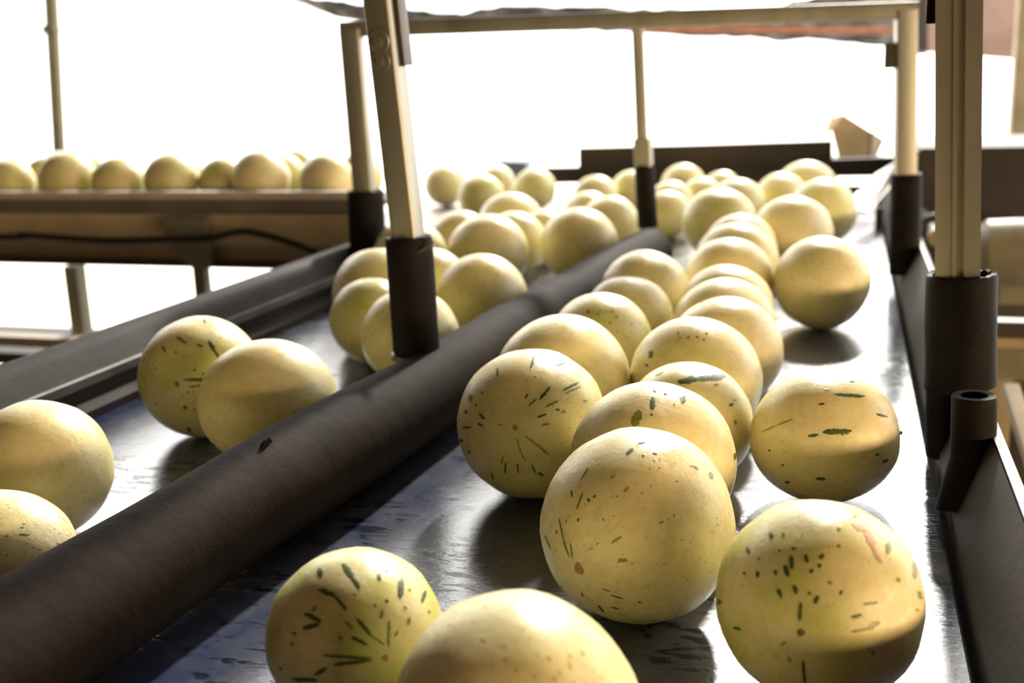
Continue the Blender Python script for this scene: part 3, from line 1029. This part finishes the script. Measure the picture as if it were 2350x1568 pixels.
def add_marks(o, idx, rec):
    ox, oy, sc, strokes = MARKS[idx]
    me = o.data
    mw = o.matrix_world
    tree = BVHTree.FromPolygons([mw @ v.co for v in me.vertices], [tuple(pl.vertices) for pl in me.polygons])
    cx_, cy_ = to_px(mw.translation)
    ddx, ddy = cx_ - rec[0], cy_ - rec[1]
    bm = bmesh.new()
    inv = mw.inverted()
    rg = random.Random(idx)
    for x0, y0, x1, y1, wd, tone in strokes:
        X0, Y0_, X1, Y1_ = ox + x0 / sc, oy + y0 / sc, ox + x1 / sc, oy + y1 / sc
        wp = wd / sc
        ln = math.hypot(X1 - X0, Y1_ - Y0_) + 1e-6
        ux, uy = (X1 - X0) / ln, (Y1_ - Y0_) / ln
        # rounded ends
        X0, Y0_, X1, Y1_ = X0 - ux * wp * 0.25, Y0_ - uy * wp * 0.25, X1 + ux * wp * 0.25, Y1_ + uy * wp * 0.25
        n = max(6, int(math.hypot(X1 - X0, Y1_ - Y0_) / 3))
        rows = []
        for i in range(n + 1):
            t = i / n
            e = min(t, 1 - t) * 2
            wv = wp * 0.5 * min(1.0, 0.38 + 1.5 * e) * rg.uniform(0.78, 1.15)
            jx = rg.uniform(-0.12, 0.12) * wp
            row = []
            for k in (-1, 0, 1):
                sx = X0 + (X1 - X0) * t - uy * (wv * k + jx) + ddx
                sy = Y0_ + (Y1_ - Y0_) * t + ux * (wv * k + jx) + ddy
                hit = tree.ray_cast(CAM, ray(sx, sy).normalized())
                if hit[0] is None:
                    row = None
                    break
                row.append(inv @ (hit[0] + hit[1] * (0.0005 if k == 0 else 0.00025)))
            rows.append(row)
        pv = None
        for row in rows:
            if row is None:
                pv = None
                continue
            vs = [bm.verts.new(p) for p in row]
            if pv:
                for k in range(2):
                    f = bm.faces.new((pv[k], pv[k + 1], vs[k + 1], vs[k]))
                    f.material_index = tone
            pv = vs
    m_ = link('rind_streaks', bm, MARK_MATS[0], o, True, 80)
    m_['kind'] = 'stuff'
    for mm in MARK_MATS[1:]:
        m_.data.materials.append(mm)


for i, b in enumerate(bodies):
    o = build_melon(b, i)
    if i in MARKS:
        add_marks(o, i, b['rec'])

# ------------------------------------------------------------------ raised cross conveyor at the left
EZ1 = 2.95
hz = lambda x: VP[1] + SL * (x - VP[0])
ER1 = at(-620, 448, EZ1)
zrail = ER1.z
ER2 = on_z(815, 448, zrail)
edir = (ER2 - ER1).normalized()
eback = Vector((-edir.y, edir.x, 0))
if eback.dot(ray(400, 448)) < 0:
    eback = -eback
ec = thing('raised_conveyor', 'raised cross conveyor with grey rail and beige trough holding a row of melons', 'conveyor', Vector((ER1.x, ER1.y, FLOOR_Z)))


def e_at(x, y, back=0.0):       # ray meets the conveyor's long vertical plane
    n = eback
    p0 = ER1 + eback * back
    d = ray(x, y)
    return CAM + d * ((p0 - CAM).dot(n) / d.dot(n))


def e_strip(name, y0, y1, back0, thick, mat, x0=-620, x1=800, parent=None):
    a, b2 = e_at(x0, 0, back0), e_at(x1, 0, back0)
    z0, z1 = e_at(400, y1, back0).z, e_at(400, y0, back0).z
    bm = bmesh.new()
    add_slab(bm, [Vector((a.x, a.y, z0)), Vector((b2.x, b2.y, z0)), Vector((b2.x, b2.y, z1)), Vector((a.x, a.y, z1))], eback * thick)
    return link(name, bm, mat, parent or ec, smooth=False)


z_top = e_at(400, 447, 0).z
z_low = e_at(400, 493, 0).z
rr_ = (z_top - z_low) / 2
a, b2 = e_at(-620, 470, 0), e_at(800, 470, 0)
a.z = b2.z = z_low + rr_
bm = bmesh.new()
add_prism(bm, rrect(rr_ * 2.2, rr_ * 2, rr_ * 0.55, 5), a + eback * rr_, b2 + eback * rr_, eback)
link('front_rail', bm, E_RAIL, ec)
ZE = z_top - 0.042
a3, b3 = e_at(-620, 470, 0.06), e_at(800, 470, 0.06)
bm = bmesh.new()
for p in (a3, b3):
    p.z = ZE
add_slab(bm, [a3, b3, b3 + eback * 0.30, b3 + eback * 0.46 - edir * 0.16, a3 + eback * 0.46], Vector((0, 0, -0.012)))
link('carrier_belt', bm, STEEL, ec, smooth=False)
e_strip('rail_top_band', 441, 458, -0.006, 0.028, simple('pale_top_band', (0.62, 0.54, 0.45), 0.5, col2=(0.5, 0.43, 0.36), scale=9))  # pale band added so the rail's top face reads as brightly lit
e_strip('trough_panel', 491, 560, 0.03, 0.02, E_PANEL)
e_strip('lower_panel', 556, 602, 0.05, 0.02, E_LOW)
e_strip('bottom_edge', 600, 613, 0.02, 0.05, DARKSTEEL)
pts = [e_at(x, y, 0.0) for x, y in ((368, 500), (472, 500), (475, 560), (478, 614), (450, 622), (420, 600), (390, 565))]
bm = bmesh.new()
add_slab(bm, pts, eback * 0.025)
link('bracket_plate', bm, E_BRACKET, ec, smooth=False)


def e_leg(x0, y0, x1, y1, wpx, mat, back=0.03, yend=None):
    p, q = e_at(x0, y0, back), e_at(x1, y1, back)
    q2 = Vector((p.x, p.y, q.z if yend is None else yend))
    bar('leg', q2, p, px(p, wpx), px(p, wpx), mat, ec, edir)


e_leg(461, 612, 463, 740, 30, E_BRACKET, 0.02, FLOOR_Z)
e_leg(170, 610, 172, 790, 36, E_BRACKET, 0.20, FLOOR_Z)
e_strip('lower_stretcher', 790, 814, 0.12, 0.04, E_LOW, -620, 330)
e_strip('lower_shelf', 829, 858, 0.22, 0.30, STEEL, -620, 330)
for x in (213, 330, 461):
    p = e_at(x, 449, 0.015)
    p.z = z_top
    tube('bolt_head', [p - Vector((0, 0, 0.002)), p + Vector((0, 0, 0.006))], 0.006, WORN, ec, 10)
settle(ec)

pts = [e_at(x, y, -0.025) for x, y in ((-620, 548), (0, 545), (45, 540), (120, 545), (250, 553), (380, 550), (480, 547), (550, 532), (600, 538), (680, 562), (760, 596), (800, 618))]
# smooth the cable
sm = []
for i in range(len(pts) - 1):
    p0_, p1_, p2_, p3_ = pts[max(i - 1, 0)], pts[i], pts[i + 1], pts[min(i + 2, len(pts) - 1)]
    for k in range(6):
        t = k / 6
        sm.append(0.5 * ((2 * p1_) + (p2_ - p0_) * t + (2 * p0_ - 5 * p1_ + 4 * p2_ - p3_) * t * t + (3 * p1_ - p0_ - 3 * p2_ + p3_) * t ** 3))
sm.append(pts[-1])
tag(tube('power_cable', sm, 0.0075, CABLE, None, 10), 'dark cable sagging along the beige side of the raised conveyor', 'cable')

RAISED = [
    (25, 432, 112, 112, 0.10, 0.1, 0.60, 0.10, 'first melon from the left edge on the raised conveyor, front row'),
    (153, 417, 128, 128, 0.20, 0.3, 0.60, 0.10, 'big olive-marked melon below the hanging pole, raised conveyor'),
    (271, 416, 116, 116, 0.15, 0.2, 0.95, 0.10, 'yellow-green melon third along the raised conveyor front row'),
    (397, 421, 124, 124, 0.20, 0.3, 0.80, 0.10, 'olive melon fourth along the raised conveyor front row'),
    (508, 428, 108, 112, 0.10, 0.2, 0.80, 0.14, 'green melon tucked behind the left of the raised row\'s palest melon'),
    (592, 423, 135, 130, 0.0, 0.1, 0.10, 0.09, 'palest cream melon of the raised conveyor front row'),
    (752, 426, 126, 124, 0.0, 0.1, 0.25, 0.11, 'tan melon nearest the left portal post on the raised conveyor'),
    (108, 412, 92, 96, 0.0, 0.1, 0.80, 0.27, 'small melon glimpsed between first and second raised front melons'),
    (210, 392, 96, 96, 0.0, 0.1, 0.40, 0.27, 'melon peeking above the gap left of the yellow-green raised melon'),
    (420, 400, 98, 98, 0.0, 0.1, 0.40, 0.27, 'glowing melon behind the fourth raised melon, right rim visible'),
    (650, 408, 92, 96, 0.0, 0.1, 0.70, 0.24, 'melon right behind the palest raised melon'),
    (686, 388, 94, 94, 0.0, 0.1, 0.50, 0.38, 'rear melon above the gap right of the palest raised melon'),
    (824, 396, 108, 106, 0.0, 0.1, 0.60, 0.26, 'rear raised melon passing behind the left portal post'),
    (140, 388, 98, 98, 0.0, 0.1, 0.15, 0.40, 'pale melon top just under the hanging pole end'),
]
er = []
for rec in RAISED:
    x, y, w, h, dn, fk, gr, back, label = rec
    c = e_at(x, y, back)
    r = 0.25 * (w + h) * depth_of(c) / F
    r = min(max(r, 0.056), 0.078)
    er.append(dict(c=c, r=r, ratio=1.0, rec=(x, y, w, h, dn, fk, gr, None, label), group=G_E, zb=ZE))
for it in range(80):
    for i in range(len(er)):
        for j in range(i + 1, len(er)):
            A, B = er[i], er[j]
            d = B['c'] - A['c']
            d.z = 0
            need = (A['r'] + B['r']) * 1.015
            if d.length < need:
                k = 0.4 * (need - d.length) / (d.length + 1e-6)
                dv = eback * d.dot(eback) * 1.0 + edir * d.dot(edir) * 0.6
                A['c'] -= dv * k
                B['c'] += dv * k
    for q in er:
        s = (q['c'] - ER1).dot(eback)
        lo = rr_ * 2.2 + q['r'] * 0.85
        if s < lo:
            q['c'] += eback * (lo - s)
for i, b in enumerate(er):
    build_melon(b, 100 + i)

# plate beyond the left rail where the farthest melons wait
tp = thing('transfer_plate', 'bright steel plate at the far left end of the belt under the last blurred melons', 'plate', (-1.12, 3.4, FLOOR_Z))
bm = bmesh.new()
add_slab(bm, [Vector((-1.38, 3.02, 0.0)), Vector((left_edge(3.02).x - 0.014, 3.02, 0.0)), Vector((left_edge(3.75).x - 0.014, 3.75, 0.0)), Vector((-1.38, 3.75, 0.0))], Vector((0, 0, -0.012)))
link('plate_top', bm, WORN, tp, smooth=False)
for lx in (-1.35, -0.95):
    for ly in (3.06, 3.71):
        bar('leg', Vector((lx, ly, FLOOR_Z)), Vector((lx, ly, -0.012)), 0.03, 0.03, DARKSTEEL, tp)
settle(tp)

# ------------------------------------------------------------------ background
# pole behind the raised conveyor
pb = at(136, 345, 4.2)
pt = at(114, -60, 4.2)
pf = Vector((pb.x, pb.y, FLOOR_Z))
pole = thing('roof_pole', 'grey round pole rising at the far left behind the raised melons', 'pole', pf)
tube('shaft', [Vector((pf.x, pf.y, FLOOR_Z)), pb, pt + (pt - pb) * 0.3], [px(pb, 15), px(pb, 15), px(pb, 17)], OLIVE, pole, 18)
tube('joint_ring', [at(116, 62, 4.2), at(118, 74, 4.2)], px(pb, 21), OLIVE, pole, 18)
settle(pole)

# boards closing the far end of the belt
BY = 3.7
view = Vector((0, 1, 0))


def by(x, y, yy):
    d = ray(x, y)
    return CAM + d * ((yy - CAM.y) / d.y)


eb = thing('end_board', 'dark brown boards closing the far end of the melon belt', 'board', by(1600, 460, BY))
for nm, poly, yy in (('upper_board', [(1328, 340), (1600, 333), (1910, 323), (1910, 372), (1910, 470), (1330, 470)], BY),
                     ('lower_board', [(1238, 386), (1332, 384), (1332, 420), (1238, 422)], BY + 0.02),
                     ('right_board', [(1905, 366), (2070, 360), (2070, 404), (1905, 406)], BY + 0.02),
                     ('right_lower_board', [(1905, 428), (2070, 426), (2070, 600), (1905, 600)], BY + 0.02)):
    bm = bmesh.new()
    add_slab(bm, [by(x, y, yy) for x, y in poly], Vector((0, 0.03, 0)))
    link(nm, bm, BOARD, eb, smooth=False)
for x in (1345, 1890, 2040):
    p = by(x, 400, BY + 0.06)
    bar('stake', Vector((p.x, p.y, FLOOR_Z)), p, 0.04, 0.04, BOARD, eb)
settle(eb)

bq = by(1182, 384, 3.9)
bb = thing('blue_bin', 'small blue-grey plastic bin at the far end of the left lane', 'bin', Vector((bq.x, bq.y, FLOOR_Z)))
bar('bin_body', Vector((bq.x, bq.y, FLOOR_Z)), by(1182, 372, 3.9), 0.10, 0.10, BLUE, bb, None, 0.01)
bar('rim', by(1182, 376, 3.9), by(1182, 368, 3.9), 0.112, 0.112, BLUE, bb, None, 0.01)
settle(bb)

tz = by(1950, 374, 4.3).z
bt = thing('back_table', 'dark table behind the end board that carries the cardboard box', 'table', (by(1950, 374, 4.3).x, 4.42, FLOOR_Z))
tx = by(1950, 374, 4.3).x
box('table_top', (tx - 0.09, 4.26, tz - 0.03), (tx + 0.13, 4.62, tz), BOARD, bt)
for lx in (-0.06, 0.10):
    for ly in (4.29, 4.59):
        bar('leg', Vector((tx + lx, ly, FLOOR_Z)), Vector((tx + lx, ly, tz - 0.03)), 0.03, 0.03, BOARD, bt)
settle(bt)
# tan cardboard box tipped up behind the boards
cbx = thing('cardboard_box', 'open tan cardboard box tilted behind the dark end board', 'box', by(1950, 380, 4.3))
bm = bmesh.new()
add_slab(bm, [by(x, y, 4.3) for x, y in ((1926, 372), (1908, 300), (1938, 264), (1995, 300), (1992, 372))], Vector((0, 0.012, 0)))
link('side_panel', bm, CARD, cbx, smooth=False)
bm = bmesh.new()
add_slab(bm, [by(1995, 302, 4.3), by(1992, 372, 4.3), by(2004, 366, 4.55), by(2024, 322, 4.55)], Vector((0.01, 0, 0)))
link('end_panel', bm, CARD_DARK, cbx, smooth=False)
bm = bmesh.new()
add_slab(bm, [by(1908, 300, 4.3), by(1938, 264, 4.3), by(1905, 272, 4.22), by(1884, 322, 4.2)], Vector((0, 0.01, 0.004)))
link('flap', bm, CARD, cbx, smooth=False)
bm = bmesh.new()
add_slab(bm, [by(1938, 264, 4.31), by(1995, 300, 4.31), by(2024, 322, 4.56), by(1968, 290, 4.56)], Vector((0, 0, -0.008)))
link('top_panel', bm, CARD, cbx, smooth=False)
settle(cbx)

# silver guide plate at the far right
g1, g2 = on_z(1952, 482, 0.02), on_z(2060, 455, 0.02)
g1 = at(1952, 480, 2.75)
g2 = at(2062, 420, 3.05)
gp = slab('guide_plate', [at(1948, 476, 2.75), at(1992, 484, 2.72), at(2062, 402, 3.10), at(2058, 370, 3.15), at(2010, 398, 3.0), at(1968, 440, 2.82)], Vector((0.006, 0.012, 0)), WORN)
tag(gp, 'pale silver guide plate angled inward at the far right of the belt', 'plate')
g_s = at(2000, 470, 2.9)
struct_post = bar('plate_strut', Vector((g_s.x + 0.02, g_s.y + 0.02, -0.1)), Vector((g_s.x + 0.02, g_s.y + 0.02, g_s.z - 0.01)), 0.02, 0.02, DARKSTEEL, gp)

# silver sheeting hung along the top, far away
ZS = 5.6
top_e = [(640, -14), (700, -8), (760, 2), (850, 12), (960, 22), (1060, 27), (1150, 12), (1300, 12), (1480, 18), (1640, 26), (1760, 12), (1850, -6), (1980, -30), (2120, -60)]
bot_e = [(642, -8), (704, 10), (770, 40), (860, 56), (960, 62), (1060, 66), (1150, 67), (1300, 70), (1480, 78), (1640, 84), (1760, 90), (1850, 96), (1980, 104), (2120, 118)]
bm = bmesh.new()
grid = []
NSUB = 6
sheet_top, sheet_bot = [], []
for i in range(len(top_e) - 1):
    for k in range(NSUB):
        t = k / NSUB
        sheet_top.append((top_e[i][0] + (top_e[i + 1][0] - top_e[i][0]) * t, top_e[i][1] + (top_e[i + 1][1] - top_e[i][1]) * t))
        sheet_bot.append((bot_e[i][0] + (bot_e[i + 1][0] - bot_e[i][0]) * t, bot_e[i][1] + (bot_e[i + 1][1] - bot_e[i][1]) * t))
sheet_top.append(top_e[-1])
sheet_bot.append(bot_e[-1])
for (xa, ya), (xb, yb) in zip(sheet_top, sheet_bot):
    colv = []
    for k in range(9):
        t = k / 8
        p = at(xa + (xb - xa) * t, ya + (yb - ya) * t, ZS + 0.06 * t)
        nz = noise.noise(p * 11) * 0.05 + noise.noise(p * 31) * 0.02
        colv.append(bm.verts.new(p + Vector((0.2, -1, 0.3)) * nz))
    grid.append(colv)
for i in range(len(grid) - 1):
    for k in range(8):
        bm.faces.new((grid[i][k], grid[i + 1][k], grid[i + 1][k + 1], grid[i][k + 1]))
sh = link('silver_sheeting', bm, SILVER, None, True, 60)
md = sh.modifiers.new('thickness', 'SOLIDIFY')
md.thickness = 0.01
tag(sh, 'crumpled silver sheeting strung along the top behind the crossbar', 'sheeting')

rb = bar('purlin', at(1440, 66, 5.0), at(2090, 70, 5.0), 0.05, 0.03, RUST, None, Vector((0, 1, 0)))
tag(rb, 'rust-coloured roof purlin showing just below the crossbar', 'beam')

# roof corner, post and machinery at the far right
rf = slab('roof_edge', [at(2098, -80, 5.2), at(2500, -80, 4.6), at(2500, 150, 4.6), at(2098, 118, 5.2)], Vector((0.05, 0.12, 0.02)), PINKROOF)
tag(rf, 'dusty pink-brown roof edge in the top right corner', 'roof')
dp = bar('hanger', at(2112, -80, 5.0), at(2112, 122, 5.0), 0.06, 0.06, BOARD)
tag(dp, 'dark hanger hanging from the roof beside the right portal post', 'hanger')
cp = at(2336, 400, 4.4)
cpost = bar('shed_column', Vector((cp.x, cp.y, FLOOR_Z)), Vector((cp.x, cp.y, at(2336, -80, 4.4).z)), 0.085, 0.085, TAN)
tag(cpost, 'tan shed column at the far right edge of the view', 'column')

MY = 2.9
mc = thing('packing_machine', 'dark packing machine with olive motor and round wheel beyond the right rail', 'machine', Vector((0.55, MY, FLOOR_Z)))


def mpx(x, y, yy=MY):
    return by(x, y, yy)


def mbox(name, x0, y0, x1, y1, yy, deep, mat, bev=0.006, parent=None):
    a, b_ = by(x0, y1, yy), by(x1, y0, yy)
    return box(name, (a.x, yy, a.z), (b_.x, yy + deep, b_.z), mat, parent or mc, bev)


hous = mbox('housing', 2100, 336, 2460, 505, 3.25, 0.5, BOARD)
mbox('cabinet', 2100, 500, 2460, 760, 3.35, 0.4, DARKSTEEL)
a = mpx(2268, 580, 3.0)
bm = bmesh.new()
ca, cb_ = mpx(2262, 580, 3.0), mpx(2420, 580, 3.0)
mr = px(ca, 78)
add_tube(bm, [ca + Vector((-0.02, 0, 0)), ca, ca.lerp(cb_, 0.4), cb_], [mr * 0.75, mr * 0.97, mr, mr], 28)
motor = link('motor', bm, OLIVE, mc)
mbox('motor_mount', 2285, 640, 2460, 700, 3.05, 0.12, OLIVE)
wc = mpx(2150, 545, 2.75)
bm = bmesh.new()
rings = []
R0 = px(wc, 46)
for k in range(28):
    t = 2 * math.pi * k / 28
    cdir = Vector((math.cos(t), 0, math.sin(t)))
    rings.append([bm.verts.new(wc + cdir * (R0 + px(wc, 11) * math.cos(s)) + Vector((0, px(wc, 11) * math.sin(s), 0))) for s in [2 * math.pi * j / 10 for j in range(10)]])
for k in range(28):
    for j in range(10):
        bm.faces.new((rings[k][j], rings[(k + 1) % 28][j], rings[(k + 1) % 28][(j + 1) % 10], rings[k][(j + 1) % 10]))
wheel = link('wheel', bm, STEEL, mc)
tube('hub', [wc + Vector((0, -0.012, 0)), wc + Vector((0, 0.03, 0))], px(wc, 20), OLIVE, wheel, 20)
tube('axle', [wc + Vector((0, 0.02, 0)), wc + Vector((0, 0.80, 0))], px(wc, 10), STEEL, mc, 14)
mbox('upper_beam', 2262, 746, 2520, 776, 2.3, 0.05, DARKSTEEL)
mbox('pale_beam', 2262, 776, 2520, 800, 2.31, 0.05, TAN)
mbox('lower_panel', 2262, 800, 2520, 872, 2.34, 0.05, OLIVE)
mbox('back_panel', 2255, 872, 2520, 1150, 2.6, 0.04, DARKSTEEL)
for xx in (2300, 2440):
    p = mpx(xx, 750, 2.45)
    bar('leg', Vector((p.x, p.y, FLOOR_Z)), p, 0.05, 0.05, TAN, mc)
for xx in (2130, 2430):
    p = mpx(xx, 700, 3.5)
    bar('leg', Vector((p.x, p.y, FLOOR_Z)), p, 0.06, 0.06, DARKSTEEL, mc)
settle(mc)
# leaning slats catching the sun right of the rail
s1_ = bar('sunlit_batten', at(2318, 890, 2.0), at(2420, 1210, 1.75), 0.028, 0.02, TAN)
tag(s1_, 'sunlit tan batten slanting down at the right edge beyond the rail', 'batten')
